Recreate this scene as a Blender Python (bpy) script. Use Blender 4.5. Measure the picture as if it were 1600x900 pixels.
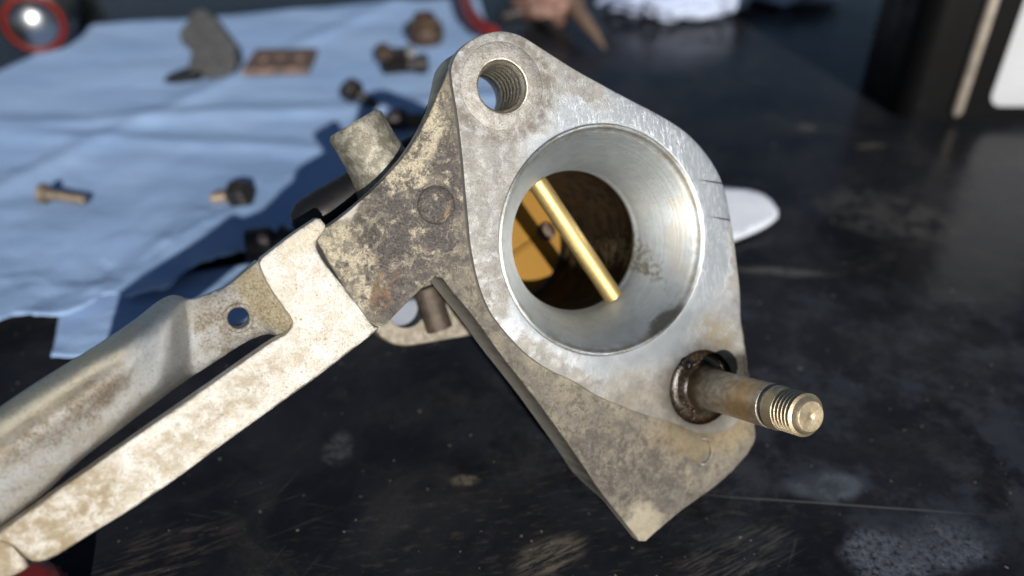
import bpy, bmesh, math, random
from mathutils import Vector, Matrix, noise, geometry
R = math.radians
random.seed(7)
D = bpy.data
for o in list(D.objects): D.objects.remove(o)
scene = bpy.context.scene
col = scene.collection
MM = .001
# ------------------------------------------------------------------ camera, light, exposure
cam = D.cameras.new('camera'); cam.lens = 29.25; cam.sensor_width = 36
cam.clip_start = .005; cam.clip_end = 20
cam.dof.use_dof = True; cam.dof.focus_distance = .145; cam.dof.aperture_fstop = 9.6
cam_o = D.objects.new('camera', cam); col.objects.link(cam_o)
cam_o.location = (0, 0, .13706); cam_o.rotation_euler = (R(90-35), 0, 0)
scene.camera = cam_o
TS = Vector((.25, -.90, .405)).normalized()            # direction towards the sun
world = D.worlds.new('World'); scene.world = world; world.use_nodes = True
wn = world.node_tree
sky = wn.nodes.new('ShaderNodeTexSky'); sky.sky_type = 'NISHITA'; sky.sun_disc = False
sky.sun_elevation = math.asin(TS.z); sky.sun_rotation = math.atan2(TS.x, TS.y)
sky.air_density = 1.0; sky.dust_density = .6; sky.ozone_density = 2.0
wn.links.new(sky.outputs[0], wn.nodes['Background'].inputs[0])
wn.nodes['Background'].inputs[1].default_value = .045
sun = D.lights.new('sun', 'SUN'); sun.energy = 5.0; sun.angle = R(.5); sun.color = (1, .95, .88)
sun_o = D.objects.new('sun', sun); col.objects.link(sun_o)
sun_o.rotation_euler = TS.to_track_quat('Z', 'Y').to_euler(); sun_o.location = (.2, -.8, .5)
vs = scene.view_settings
vs.view_transform = 'Standard'; vs.look = 'None'; vs.gamma = 1; vs.exposure = .16; vs.use_curve_mapping = False
# ------------------------------------------------------------------ measured outlines, millimetres
S={'face': [(-30.58, 28.31), (-30.34, 30.27), (-29.53, 32.07), (-28.48, 33.36), (-27.19, 34.45), (-25.31, 35.6), (-23.29, 36.33), (-21.61, 36.71), (-20.04, 36.75), (-18.46, 36.56), (-16.98, 36.14), (-15.0, 35.2), (-10.71, 33.07), (-6.45, 31.01), (-1.82, 29.14), (2.64, 27.33), (8.19, 25.18), (13.04, 23.28), (16.98, 21.29), (19.97, 19.08), (22.7, 16.45), (25.02, 13.4), (26.61, 10.28), (27.77, 5.86), (28.95, 0.76), (30.18, -6.71), (31.43, -14.27), (32.67, -20.46), (33.58, -26.03), (34.32, -30.7), (33.62, -35.95), (30.16, -38.58), (25.47, -39.47), (20.85, -38.54), (15.86, -36.17), (7.97, -33.63), (-1.56, -29.56), (-6.16, -26.46), (-12.34, -23.57), (-17.06, -20.13), (-20.68, -16.25), (-23.37, -12.83), (-24.94, -9.48), (-26.01, -6.07), (-27.07, -1.0), (-27.53, 4.03), (-27.98, 8.47), (-28.55, 15.09), (-29.34, 21.64)], 'base': [(-31.4, 27.52), (-30.81, 29.1), (-29.64, 31.48), (-28.22, 33.24), (-25.86, 34.77), (-22.74, 36.16), (-19.46, 36.57), (-16.37, 35.95), (-10.29, 32.94), (-1.32, 28.95), (8.79, 24.94), (13.68, 23.02), (17.37, 21.11), (22.82, 16.21), (25.16, 13.25), (26.91, 9.99), (28.07, 5.65), (29.26, 0.5), (30.5, -6.77), (31.91, -14.4), (33.15, -20.64), (34.41, -26.95), (35.51, -33.04), (36.29, -39.15), (36.33, -41.31), (34.91, -43.88), (31.42, -47.02), (27.8, -49.57), (22.68, -52.16), (17.51, -54.68), (13.06, -57.49), (9.11, -59.92), (6.62, -56.75), (2.87, -52.2), (-0.66, -47.75), (-5.37, -40.8), (-9.8, -34.78), (-13.09, -30.3), (-16.19, -26.39), (-21.1, -20.34), (-25.27, -14.49), (-29.34, -9.68), (-32.38, -5.8), (-34.83, -7.87), (-37.71, -10.36), (-40.21, -12.71), (-42.24, -14.62), (-44.99, -13.96), (-48.2, -9.53), (-52.87, -1.46), (-54.08, 1.49), (-51.56, 2.45), (-49.97, 3.52), (-47.49, 5.46), (-43.89, 8.52), (-41.23, 11.18), (-38.31, 14.52), (-36.03, 17.87), (-34.07, 21.57), (-32.56, 24.93)], 'arm': [(-53.24, 3.98), (-55.1, 2.72), (-57.15, 1.36), (-60.18, -1.0), (-62.88, -3.13), (-62.23, -5.28), (-61.18, -7.55), (-59.33, -10.38), (-57.66, -12.83), (-57.78, -13.97), (-58.7, -15.08), (-61.13, -16.32), (-65.4, -19.19), (-69.49, -22.0), (-75.0, -25.65), (-82.07, -30.33), (-88.1, -34.43), (-92.5, -37.33), (-97.29, -40.66), (-98.94, -41.78), (-101.95, -43.63), (-99.56, -43.59), (-98.13, -44.36), (-96.41, -46.71), (-95.12, -47.58), (-93.11, -47.3), (-88.37, -44.56), (-82.34, -41.31), (-75.52, -37.09), (-69.71, -33.01), (-63.81, -29.1), (-58.05, -25.27), (-54.42, -22.87), (-49.13, -19.13), (-45.88, -16.82), (-43.03, -14.67), (-44.55, -14.17), (-46.15, -11.74), (-47.63, -9.66), (-49.73, -6.95), (-51.79, -4.28), (-53.11, -2.17), (-53.71, -0.6), (-52.76, 0.86), (-51.81, 2.32)], 'endblock': [(-98.98, -43.07), (-95.69, -47.96), (-97.04, -49.01), (-100.65, -50.17), (-106.26, -52.55), (-131.11, -63.97), (-132.05, -55.04), (-106.78, -44.98), (-102.83, -43.67)], 'bar_up': [(-62.6, -3.25), (-64.83, -5.24), (-67.11, -7.36), (-68.97, -8.18), (-70.94, -8.97), (-72.5, -9.44), (-73.55, -9.42), (-74.59, -8.98), (-76.02, -8.94), (-77.91, -9.91), (-80.66, -12.15), (-83.54, -14.26), (-86.83, -16.41), (-91.12, -19.16), (-95.49, -21.94), (-99.85, -24.93), (-104.86, -28.65)], 'bar_lo': [(-57.24, -13.77), (-59.28, -15.57), (-61.42, -15.57), (-64.65, -16.76), (-68.09, -18.91), (-71.18, -20.84), (-72.75, -21.79), (-74.22, -22.84), (-76.06, -24.07), (-78.18, -25.67), (-81.31, -27.9), (-84.3, -30.2), (-87.24, -32.36), (-90.96, -35.41), (-94.62, -38.89), (-99.82, -42.8), (-104.64, -46.63)], 'bar_z': [-0.72, -2.4, -4.2, -4.2, -4.2, -4.2, -3.72, -1.68, 1.2, 3.0, 2.52, 0.72, -1.08, -1.68, -1.92, -1.92, -1.92], 'bar_hole': (-65.68, -12.57), 'tap': (-21.02, 27.12), 'stud': (23.46, -29.56), 'boss': (-32.55, 6.23), 'tip': (8.24, -59.3), 'drop': (17.92, -23.96), 'noz0': (-36.54, 10.45), 'noz1': (-43.74, 21.88), 'blk0': (-50.98, 3.75), 'blk1': (-31.04, 15.9), 'lug': (-28.49, -14.9), 'pipe0': (-24.28, -10.29), 'pipe1': (-21.13, -19.5), 'ply': (1.93, 0.89), 'scr': (10.51, 2.17), 'spec': (0.94, 1.32)}
P={'tw_top': [(-235.8, 339.15), (-231.48, 363.23), (-224.01, 391.02), (-215.25, 429.58), (-168.92, 440.19), (-121.43, 454.64), (-71.16, 468.69), (-36.2, 478.46), (-20.17, 486.02)], 'tw_bot': [(-143.14, 168.18), (-135.59, 173.0), (-127.35, 177.15), (-118.75, 177.15), (-110.7, 182.88), (-97.13, 189.48), (-87.35, 198.99), (-73.91, 212.7), (-55.43, 218.18), (-31.12, 212.7), (-3.72, 198.99)], 'tw_l': [(-235.8, 339.15), (-189.27, 253.3), (-143.14, 168.18)], 'tw_r': [(-20.17, 486.02), (-11.26, 414.42), (-2.53, 306.2), (0.0, 240.04), (-3.72, 198.99)], 't2_top': [(-125.91, 189.48), (-93.97, 202.3), (-58.35, 212.7), (-30.76, 209.16)], 't2_bot': [(-117.06, 162.77), (-107.92, 163.53), (-90.33, 169.5), (-66.21, 180.56), (-43.17, 189.48), (-28.78, 189.48)], 'bracket': (-135.38, 353.55), 'plate': (-104.11, 368.02), 'nut': (-42.03, 401.9), 'bolt_a': (-56.67, 371.37), 'bolt_b': (-41.93, 357.48), 'screw_c': (-60.57, 320.38), 'bolt_d': (-145.88, 238.54), 'bolt_e': (-90.69, 236.41), 'rod': (-38.31, 300.08), 'dark': (-69.29, 205.01), 'torch': (-222.39, 388.93), 'pl0': (-20.02, 416.39), 'pl1': (19.87, 429.58), 'pl2': (44.58, 391.92), 'bottle': (154.87, 313.65), 'crump1': (83.96, 447.88), 'crump2': (153.65, 471.1), 'zz': (-290.83, 480.96), 'scrap': [(72.1, 243.11), (78.26, 242.24), (83.21, 238.36), (85.42, 230.87), (81.03, 226.45), (74.87, 222.54), (67.87, 218.73), (37.02, 200.29), (-18.57, 174.42), (-26.65, 170.86), (-33.52, 172.49), (-36.39, 181.54), (-32.58, 193.76), (-18.94, 207.12), (41.76, 237.93), (60.01, 246.65)], 's1': (123.08, 237.93), 's2': (80.33, 203.99), 's3': (67.3, 122.0), 's4': (74.1, 103.34), 's5': (-10.37, 123.44), 's6': (7.56, 103.94), 's7': (-38.94, 132.89), 's8': (116.57, 306.2), 's9': (136.14, 289.84), 's10': (44.02, 103.64), 's11': (86.84, 106.69), 's12': (-68.44, 105.16), 's13': (-24.4, 146.03), 's14': (-30.54, 142.77), 's15': (119.21, 209.16), 'scl': [(40.7, 119.34), (95.37, 114.23)], 'red': (-87.51, 87.34), 'grip': [(-28.95, 491.07), (-26.03, 453.17), (-21.81, 426.23), (-15.69, 407.71), (-8.62, 397.99)]}
FR = ([[0.92548, 0.32236, -0.19894], [-0.0, 0.52518, 0.85099], [0.37881, -0.78757, 0.48604]], [17.76, 132.881, 54.86])
EX, EY, NZ = [Vector(v) for v in FR[0]]
B = Vector(FR[1])
U = .12
TIP = Vector((9.11, -59.92, -4.2))                     # lowest corner of the casting, in the casting's own axes
# ------------------------------------------------------------------ node helpers
def new_mat(name):
    m = D.materials.new(name); m.use_nodes = True
    nt = m.node_tree
    return m, nt, nt.nodes['Principled BSDF']
def node(nt, typ, ins=None, **props):
    n = nt.nodes.new('ShaderNode'+typ)
    for k, v in props.items(): setattr(n, k, v)
    for k, v in (ins or {}).items(): put(nt, n.inputs[k], v)
    return n
def put(nt, sock, v):
    if isinstance(v, bpy.types.NodeSocket): nt.links.new(v, sock)
    else:
        if sock.type == 'RGBA' and len(v) == 3: v = (*v, 1)
        sock.default_value = v
def coords(nt, off=(0, 0, 0)):
    t = nt.nodes.new('ShaderNodeTexCoord')
    return node(nt, 'VectorMath', {0: t.outputs['Object'], 1: (1000,)*3, 2: off}, operation='MULTIPLY_ADD').outputs[0]
def nz(nt, vec, scale, detail=5, rough=.6, dist=0, stretch=None, rot=0):
    if stretch or rot:
        vec = node(nt, 'Mapping', {'Vector': vec, 'Scale': tuple(1/q for q in (stretch or (1, 1, 1))), 'Rotation': (0, 0, rot)}, vector_type='TEXTURE').outputs[0]
    return node(nt, 'TexNoise', {'Vector': vec, 'Scale': scale, 'Detail': detail, 'Roughness': rough, 'Distortion': dist}).outputs['Fac']
def rng(nt, v, a, b, c=0., d=1.):
    return node(nt, 'MapRange', {0: v, 1: a, 2: b, 3: c, 4: d}, interpolation_type='SMOOTHSTEP').outputs[0]
def mth(nt, op, a, b=0., clamp=False):
    return node(nt, 'Math', {0: a, 1: b}, operation=op, use_clamp=clamp).outputs[0]
def mixc(nt, fac, a, b, blend='MIX'):
    n = nt.nodes.new('ShaderNodeMix'); n.data_type = 'RGBA'; n.blend_type = blend
    put(nt, n.inputs[0], fac); put(nt, n.inputs[6], a); put(nt, n.inputs[7], b)
    return n.outputs[2]
def ell(nt, vec, cx, cy, rx, ry, rot=0., a=1.25, b=.6):
    v = node(nt, 'VectorMath', {0: vec, 1: (cx, cy, 0)}, operation='SUBTRACT').outputs[0]
    v = node(nt, 'Mapping', {'Vector': v, 'Rotation': (0, 0, -rot)}, vector_type='POINT').outputs[0]
    v = node(nt, 'VectorMath', {0: v, 1: (1/rx, 1/ry, 0)}, operation='MULTIPLY').outputs[0]
    l = node(nt, 'VectorMath', {0: v}, operation='LENGTH').outputs['Value']
    return rng(nt, l, a, b)
def jit(nt, vec, scale, amt):
    n = node(nt, 'TexNoise', {'Vector': vec, 'Scale': scale, 'Detail': 4}).outputs['Color']
    n = node(nt, 'VectorMath', {0: n, 1: (.5, .5, .5)}, operation='SUBTRACT').outputs[0]
    return node(nt, 'VectorMath', {0: n, 1: (amt,)*3, 2: vec}, operation='MULTIPLY_ADD').outputs[0]
def bump(nt, b, h, strength, dist=.0002, normal=None):
    n = node(nt, 'Bump', {'Height': h, 'Strength': strength, 'Distance': dist})
    if normal is not None: nt.links.new(normal, n.inputs['Normal'])
    nt.links.new(n.outputs[0], b.inputs['Normal'])
    return n.outputs[0]
def seta(nt, b, **k):
    names = dict(c='Base Color', m='Metallic', r='Roughness', s='Specular IOR Level', a='Anisotropic', coat='Coat Weight', cr='Coat Roughness')
    for q, v in k.items(): put(nt, b.inputs[names[q]], v)
def simple(name, c, rough=.5, metal=0., spec=.5, var=.25, scale=.6, bmp=.1, c2=None):
    m, nt, b = new_mat(name); v = coords(nt)
    f = rng(nt, nz(nt, v, scale, 6, .65), .35, .65)
    c2 = c2 or tuple(x*(1-var) for x in c)
    seta(nt, b, c=mixc(nt, f, c, c2), r=rng(nt, f, 0, 1, rough, min(1, rough+.12)), m=metal, s=spec)
    bump(nt, b, nz(nt, v, scale*6, 4), bmp, .0003)
    return m
# ------------------------------------------------------------------ carburettor materials (coordinates in casting millimetres)
OFF = tuple(TIP)
def worn_edge(nt, c, colr, amt=.7):
    p = node(nt, 'NewGeometry').outputs['Pointiness']
    return mixc(nt, rng(nt, p, .54, .62, 0, amt), c, colr)
def casting_mat():
    m, nt, b = new_mat('dirty_cast_alloy'); v = coords(nt, OFF)
    big = nz(nt, v, .16, 6, .65, .6); mid = nz(nt, v, .55, 8, .75, .4); fine = nz(nt, v, 2.6, 6, .75)
    grain = nz(nt, v, 6.5, 3, .6)
    c = mixc(nt, rng(nt, big, .34, .66), (.28, .25, .195), (.165, .152, .135))
    c = mixc(nt, rng(nt, mid, .50, .60, 0, .8), c, (.125, .11, .088))
    c = mixc(nt, rng(nt, fine, .54, .66, 0, .6), c, (.06, .053, .046))
    # burnt oil on the web
    j = jit(nt, v, .22, 15)
    burn = mth(nt, 'MAXIMUM', ell(nt, j, -40, 1, 8.5, 11), ell(nt, j, -31.5, 8.5, 5.5, 16))
    burn = mth(nt, 'MAXIMUM', burn, ell(nt, j, -43, -5, 5, 9.5))
    burn = mth(nt, 'MAXIMUM', burn, mth(nt, 'MULTIPLY', ell(nt, j, -32, 20, 3, 6), .8))
    burn = mth(nt, 'MULTIPLY', burn, rng(nt, nz(nt, v, .24, 10, .72, .6), .44, .485, 0, .97))
    crust = mth(nt, 'MAXIMUM', ell(nt, j, -35.5, 17, 4, 8.5, R(-20)), mth(nt, 'MAXIMUM', ell(nt, j, -48.5, -4, 3.2, 10, R(25)), ell(nt, j, -38, 10, 5, 2.5, R(45))))
    crust = mth(nt, 'MULTIPLY', crust, rng(nt, nz(nt, v, .5, 10, .78, .4), .45, .53, 0, .75))
    c = mixc(nt, burn, c, mixc(nt, rng(nt, fine, .4, .62), (.03, .025, .025), (.11, .095, .088)))
    j2 = jit(nt, v, .3, 8)
    rust = mth(nt, 'MAXIMUM', ell(nt, j2, -42.8, -8, 2.6, 3.6), ell(nt, jit(nt, v, .6, 1.2), -30.9, 5.4, .45, 1.9, R(-15)))
    c = mixc(nt, mth(nt, 'MULTIPLY', rust, rng(nt, mid, .42, .6, 0, .65)), c, (.30, .17, .08))
    # grey grime on the lower triangle, pale crust on the corner
    g = mth(nt, 'MULTIPLY', ell(nt, j, 8, -44, 17, 9, R(-20)), rng(nt, nz(nt, v, .45, 9, .8, .5), .38, .62, .15, .9))
    c = mixc(nt, g, c, (.085, .075, .07))
    c = mixc(nt, mth(nt, 'MULTIPLY', ell(nt, j2, 9, -56, 5, 4), .6), c, (.48, .43, .33))
    c = mixc(nt, mth(nt, 'MULTIPLY', ell(nt, j2, 24, -38, 12, 6), .45), c, (.30, .22, .10))
    bright = mth(nt, 'MULTIPLY', rng(nt, nz(nt, v, .75, 9, .8, .5), .53, .60), .85)
    webk = mth(nt, 'ADD', mth(nt, 'MULTIPLY', ell(nt, j, -38, 8, 16, 18), .82), .14)
    c = mixc(nt, mth(nt, 'MULTIPLY', mth(nt, 'MULTIPLY', bright, webk), mth(nt, 'SUBTRACT', 1., mth(nt, 'MULTIPLY', burn, .75))), c, (.58, .51, .375))
    c = mixc(nt, crust, c, mixc(nt, rng(nt, fine, .42, .6), (.66, .60, .46), (.36, .30, .2)))
    oil_shadow = mth(nt, 'MAXIMUM', ell(nt, jit(nt, v, .5, 2), 31.2, -26.6, 6.6, 4.2), mth(nt, 'MULTIPLY', ell(nt, jit(nt, v, .5, 3), 22.6, -29.8, 10.6, 10.8), .9))  # oil round the stud, plus the stud's shadow wedge painted dark
    c = worn_edge(nt, c, (.78, .74, .66))
    c = mixc(nt, oil_shadow, c, (.02, .015, .01))
    mt = mth(nt, 'SUBTRACT', .72, mth(nt, 'MULTIPLY', mth(nt, 'MAXIMUM', burn, oil_shadow), .7))
    seta(nt, b, c=c, m=mt, r=mth(nt, 'SUBTRACT', rng(nt, mid, .3, .7, .42, .62), mth(nt, 'MULTIPLY', oil_shadow, .25)))
    h = mth(nt, 'ADD', mth(nt, 'MULTIPLY', fine, .8), mth(nt, 'MULTIPLY', grain, .5))
    h = mth(nt, 'ADD', h, mth(nt, 'MULTIPLY', mid, .9))
    bump(nt, b, h, .9, .00022)
    return m
def face_mat():
    m, nt, b = new_mat('machined_alloy_face'); v = coords(nt, OFF); sx_, sy_ = S['stud'][0]-.9, S['stud'][1]
    mid = nz(nt, v, .5, 8, .72, .3); fine = nz(nt, v, 3., 6, .75)
    def scr(rot, s, w=.62):
        return rng(nt, nz(nt, v, s, 3, .6, 0, (.045, 1, 1), rot), w, w+.1)
    s = mth(nt, 'MAXIMUM', mth(nt, 'MAXIMUM', scr(R(104), 4.2, .6), scr(R(97), 5.5, .58)), mth(nt, 'MULTIPLY', scr(R(28), 4.5, .62), .8))
    top = mth(nt, 'MAXIMUM', ell(nt, v, 1, 24, 17, 9, R(-28)), mth(nt, 'MULTIPLY', ell(nt, v, 22, 6, 12, 22), .14))
    s = mth(nt, 'MULTIPLY', s, top)
    c = mixc(nt, rng(nt, mid, .35, .65), (.50, .53, .565), (.40, .43, .455))
    j = jit(nt, v, .28, 9)
    dirt = ell(nt, j, -27, 15, 11.5, 22)
    for a in ((-24, -5, 7, 12, 0), (-11, -24, 15, 4.5, R(-32)), (12, -33.5, 22, 9, 0), (28, -26, 9, 15, 0), (30, -2, 3, 14, 0), (-10, 31, 13, 4.5, R(-28)), (-21, 27, 12, 12, 0)):
        dirt = mth(nt, 'MAXIMUM', dirt, ell(nt, j, *a))
    dirt = mth(nt, 'MULTIPLY', dirt, rng(nt, mid, .3, .55, .62, 1))
    dc = mixc(nt, rng(nt, nz(nt, v, .3, 7, .7), .4, .6), (.32, .305, .275), (.225, .215, .20))
    dc = mixc(nt, rng(nt, nz(nt, v, .28, 6), .45, .62), dc, (.28, .27, .255))
    c = mixc(nt, mth(nt, 'MULTIPLY', dirt, .92), c, dc)
    c = mixc(nt, mth(nt, 'MULTIPLY', mth(nt, 'MULTIPLY', dirt, rng(nt, fine, .54, .64)), .7), c, (.12, .10, .08))
    olive = mth(nt, 'MULTIPLY', ell(nt, j, 26, -24, 5, 9, R(20)), rng(nt, mid, .42, .55, 0, .75))
    c = mixc(nt, olive, c, (.27, .22, .11))
    low = mth(nt, 'MULTIPLY', mth(nt, 'MAXIMUM', ell(nt, j, 14, -35, 24, 9.5), ell(nt, j, 28, -30, 9, 10)), .75)
    c = mixc(nt, low, c, mixc(nt, rng(nt, nz(nt, v, .25, 8, .75), .36, .64), (.30, .268, .21), (.18, .165, .145)))
    # grime ring round the tapped hole
    d = node(nt, 'VectorMath', {0: node(nt, 'VectorMath', {0: jit(nt, v, .5, 1.6), 1: (*S['tap'], 0)}, operation='SUBTRACT').outputs[0], 1: (1, 1, 0)}, operation='MULTIPLY').outputs[0]
    l = node(nt, 'VectorMath', {0: d}, operation='LENGTH').outputs['Value']
    ring = mth(nt, 'MULTIPLY', rng(nt, l, 7.6, 8.6), rng(nt, l, 10.6, 9.2))
    c = mixc(nt, mth(nt, 'MULTIPLY', ring, rng(nt, mid, .42, .6, .15, .85)), c, (.17, .145, .12))
    oil_shadow = mth(nt, 'MAXIMUM', ell(nt, jit(nt, v, .5, 2), 31.2, -26.6, 6.6, 4.2), mth(nt, 'MULTIPLY', ell(nt, jit(nt, v, .5, 3), sx_, sy_-.2, 10.6, 10.8), .9))  # stud oil again, with the stud's cast shadow painted in beside it
    c = mixc(nt, oil_shadow, c, (.022, .017, .012))
    # scribed lines beside the bore
    vr = node(nt, 'VectorMath', {0: v, 1: (1, 1, 0)}, operation='MULTIPLY').outputs[0]
    for (x, y, w, a) in ((25.2, 11.4, 5, R(-6)), (27, 4.2, 3.6, R(-8))):
        c = mixc(nt, ell(nt, vr, x, y, w, .17, a, 1.2, .8), c, (.12, .12, .12))
    c = mixc(nt, mth(nt, 'MULTIPLY', s, .36), c, (.84, .86, .89))
    pit = rng(nt, nz(nt, v, 4.5, 3, .6), .66, .72, 0, .6)
    c = mixc(nt, pit, c, (.2, .18, .15))
    c = worn_edge(nt, c, (.85, .86, .86), .6)
    r = mth(nt, 'ADD', rng(nt, mid, .3, .7, .40, .50), mth(nt, 'MULTIPLY', dirt, .14))
    seta(nt, b, c=c, m=mth(nt, 'SUBTRACT', mth(nt, 'SUBTRACT', .95, mth(nt, 'MULTIPLY', dirt, .3)), mth(nt, 'MULTIPLY', oil_shadow, .95)), r=mth(nt, 'SUBTRACT', r, mth(nt, 'MULTIPLY', oil_shadow, .25)))
    h = mth(nt, 'ADD', mth(nt, 'MULTIPLY', s, -.5), mth(nt, 'MULTIPLY', fine, mth(nt, 'ADD', .3, mth(nt, 'MULTIPLY', dirt, 1.0))))
    bump(nt, b, h, .8, .0001)
    return m
def arm_mat():
    m, nt, b = new_mat('pale_cast_alloy'); v = coords(nt, OFF)
    mid = nz(nt, v, .3, 7, .7, .3); fine = nz(nt, v, 2.2, 6, .75); grain = nz(nt, v, 5.5, 4, .65)
    c = mixc(nt, rng(nt, mid, .38, .62), (.66, .65, .62), (.56, .52, .45))
    c = mixc(nt, rng(nt, fine, .52, .66, 0, .5), c, (.26, .21, .14))
    c = mixc(nt, rng(nt, nz(nt, v, .9, 8, .78), .54, .64, 0, .35), c, (.34, .28, .19))
    j = jit(nt, v, .2, 8)
    far = mth(nt, 'MAXIMUM', ell(nt, j, -93, -42, 12, 7, R(35)), mth(nt, 'MULTIPLY', ell(nt, j, -72, -29, 22, 3, R(37)), .55))
    c = mixc(nt, mth(nt, 'MULTIPLY', far, rng(nt, mid, .35, .6, .2, .8)), c, (.25, .19, .105))
    c = mixc(nt, mth(nt, 'MULTIPLY', ell(nt, j, -55, 1, 4, 3), .5), c, (.5, .45, .34))
    c = mixc(nt, rng(nt, nz(nt, v, 1.2, 3, .5), .70, .735, 0, .8), c, (.2, .16, .12))
    seta(nt, b, c=c, m=.94, r=rng(nt, fine, .3, .7, .37, .54))
    h = mth(nt, 'ADD', mth(nt, 'MULTIPLY', fine, .9), mth(nt, 'MULTIPLY', grain, .7))
    h = mth(nt, 'ADD', h, mth(nt, 'MULTIPLY', mid, 1.2))
    bump(nt, b, h, .9, .00017)
    return m
def bar_mat():
    m, nt, b = new_mat('weathered_cast_alloy'); v = coords(nt, OFF)
    mid = nz(nt, v, .3, 7, .7, .3); fine = nz(nt, v, 2.4, 6, .75); grain = nz(nt, v, 6, 4, .65)
    c = mixc(nt, rng(nt, mid, .38, .62), (.62, .62, .61), (.52, .49, .43))
    j = jit(nt, v, .25, 6)
    br = mth(nt, 'MAXIMUM', ell(nt, j, -67, -14, 5.5, 6.5), ell(nt, j, -91, -26.5, 12, 2.6, R(36)))
    br = mth(nt, 'MULTIPLY', br, mth(nt, 'MULTIPLY', rng(nt, fine, .38, .58, .25, .85), rng(nt, mid, .36, .6, .35, 1)))
    c = mixc(nt, br, c, (.24, .19, .14))
    c = mixc(nt, mth(nt, 'MULTIPLY', ell(nt, j, -92, -21.5, 13, 2.6, R(36)), .8), c, (.72, .66, .52))
    c = mixc(nt, mth(nt, 'MULTIPLY', ell(nt, jit(nt, v, .6, 1.5), -61.6, -9.6, 8.5, 3.1, R(-54)), .8), c, mixc(nt, rng(nt, fine, .4, .6), (.56, .47, .29), (.34, .27, .15)))
    c = mixc(nt, mth(nt, 'MULTIPLY', ell(nt, j, -77, -17, 5, 7), .75), c, (.55, .58, .60))
    c = mixc(nt, rng(nt, fine, .52, .66, 0, .7), c, (.2, .175, .14))
    seta(nt, b, c=c, m=.95, r=mth(nt, 'SUBTRACT', mth(nt, 'ADD', rng(nt, fine, .3, .7, .32, .5), mth(nt, 'MULTIPLY', br, .15)), mth(nt, 'MULTIPLY', ell(nt, j, -78, -18, 7, 8), .07)))
    h = mth(nt, 'ADD', mth(nt, 'MULTIPLY', fine, .9), mth(nt, 'MULTIPLY', grain, .6))
    bump(nt, b, h, 1., .00028)
    return m
def bore_mat():
    m, nt, b = new_mat('turned_alloy_bore'); v = coords(nt, OFF)
    mid = nz(nt, v, .35, 7, .7, .5); fine = nz(nt, v, 2.5, 5, .7)
    vr = node(nt, 'VectorMath', {0: v, 1: (1, 1, 0)}, operation='MULTIPLY').outputs[0]
    rad = node(nt, 'VectorMath', {0: vr}, operation='LENGTH').outputs['Value']
    rv = node(nt, 'CombineXYZ', {0: rad}).outputs[0]
    rings = nz(nt, rv, 5.5, 4, .7)
    c = mixc(nt, rng(nt, mid, .3, .7), (.50, .535, .555), (.43, .46, .475))
    j = jit(nt, v, .35, 5)
    lip = mth(nt, 'MULTIPLY', rng(nt, rad, 19.6, 21), rng(nt, mid, .42, .62, .1, .75))
    c = mixc(nt, lip, c, (.33, .29, .22))
    c = mixc(nt, mth(nt, 'MULTIPLY', ell(nt, j, 18.2, 3, 1.6, 12), .4), c, (.50, .44, .33))
    c = mixc(nt, mth(nt, 'MULTIPLY', ell(nt, jit(nt, v, 1, 1.5), 13.6, -15.6, 5, 1.2, R(38)), .85), c, (.10, .09, .08))
    c = mixc(nt, rng(nt, rings, .48, .62, 0, .2), c, (.26, .28, .29))
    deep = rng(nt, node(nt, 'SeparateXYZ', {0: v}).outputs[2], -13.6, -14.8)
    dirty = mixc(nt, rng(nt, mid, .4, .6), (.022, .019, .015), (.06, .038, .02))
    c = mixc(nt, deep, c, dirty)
    throat = mth(nt, 'MULTIPLY', ell(nt, j, 14.2, -3.5, 1.3, 6.5, R(10)), rng(nt, mid, .42, .58, 0, .8))
    c = mixc(nt, throat, c, (.20, .16, .09))
    put(nt, b.inputs['Anisotropic Rotation'], .25)
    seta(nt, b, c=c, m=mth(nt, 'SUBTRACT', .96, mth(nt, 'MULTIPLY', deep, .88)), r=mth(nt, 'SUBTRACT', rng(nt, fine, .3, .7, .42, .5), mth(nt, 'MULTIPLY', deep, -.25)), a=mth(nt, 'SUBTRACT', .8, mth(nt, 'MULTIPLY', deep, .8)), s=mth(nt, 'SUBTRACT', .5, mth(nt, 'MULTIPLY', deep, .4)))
    tg = node(nt, 'Tangent', direction_type='RADIAL', axis='Z')
    nt.links.new(tg.outputs[0], b.inputs['Tangent'])
    bump(nt, b, mth(nt, 'ADD', mth(nt, 'MULTIPLY', rings, 1.), mth(nt, 'MULTIPLY', fine, .25)), .6, .0002)
    return m
def brass_mat(name, c, rough, grime):
    m, nt, b = new_mat(name); v = coords(nt, OFF)
    f = nz(nt, v, .9, 7, .75); g = nz(nt, v, 4, 4)
    cc = mixc(nt, rng(nt, f, .5, .7, 0, grime), c, (.30, .20, .07))
    seta(nt, b, c=cc, m=.9, r=rng(nt, f, .3, .7, rough, rough+.15))
    bump(nt, b, g, .25, .0002)
    return m
def oil_mat():
    m, nt, b = new_mat('black_oil_grime'); v = coords(nt, OFF)
    f = nz(nt, v, 1.1, 6, .7); g = nz(nt, v, 3.5, 5, .7)
    c = mixc(nt, rng(nt, f, .42, .66), (.012, .009, .006), (.04, .024, .01))
    c = mixc(nt, rng(nt, g, .68, .74, 0, .3), c, (.2, .17, .13))
    seta(nt, b, c=c, r=rng(nt, f, .3, .7, .12, .3), s=.6)
    bump(nt, b, g, .25, .0003)
    return m
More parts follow.
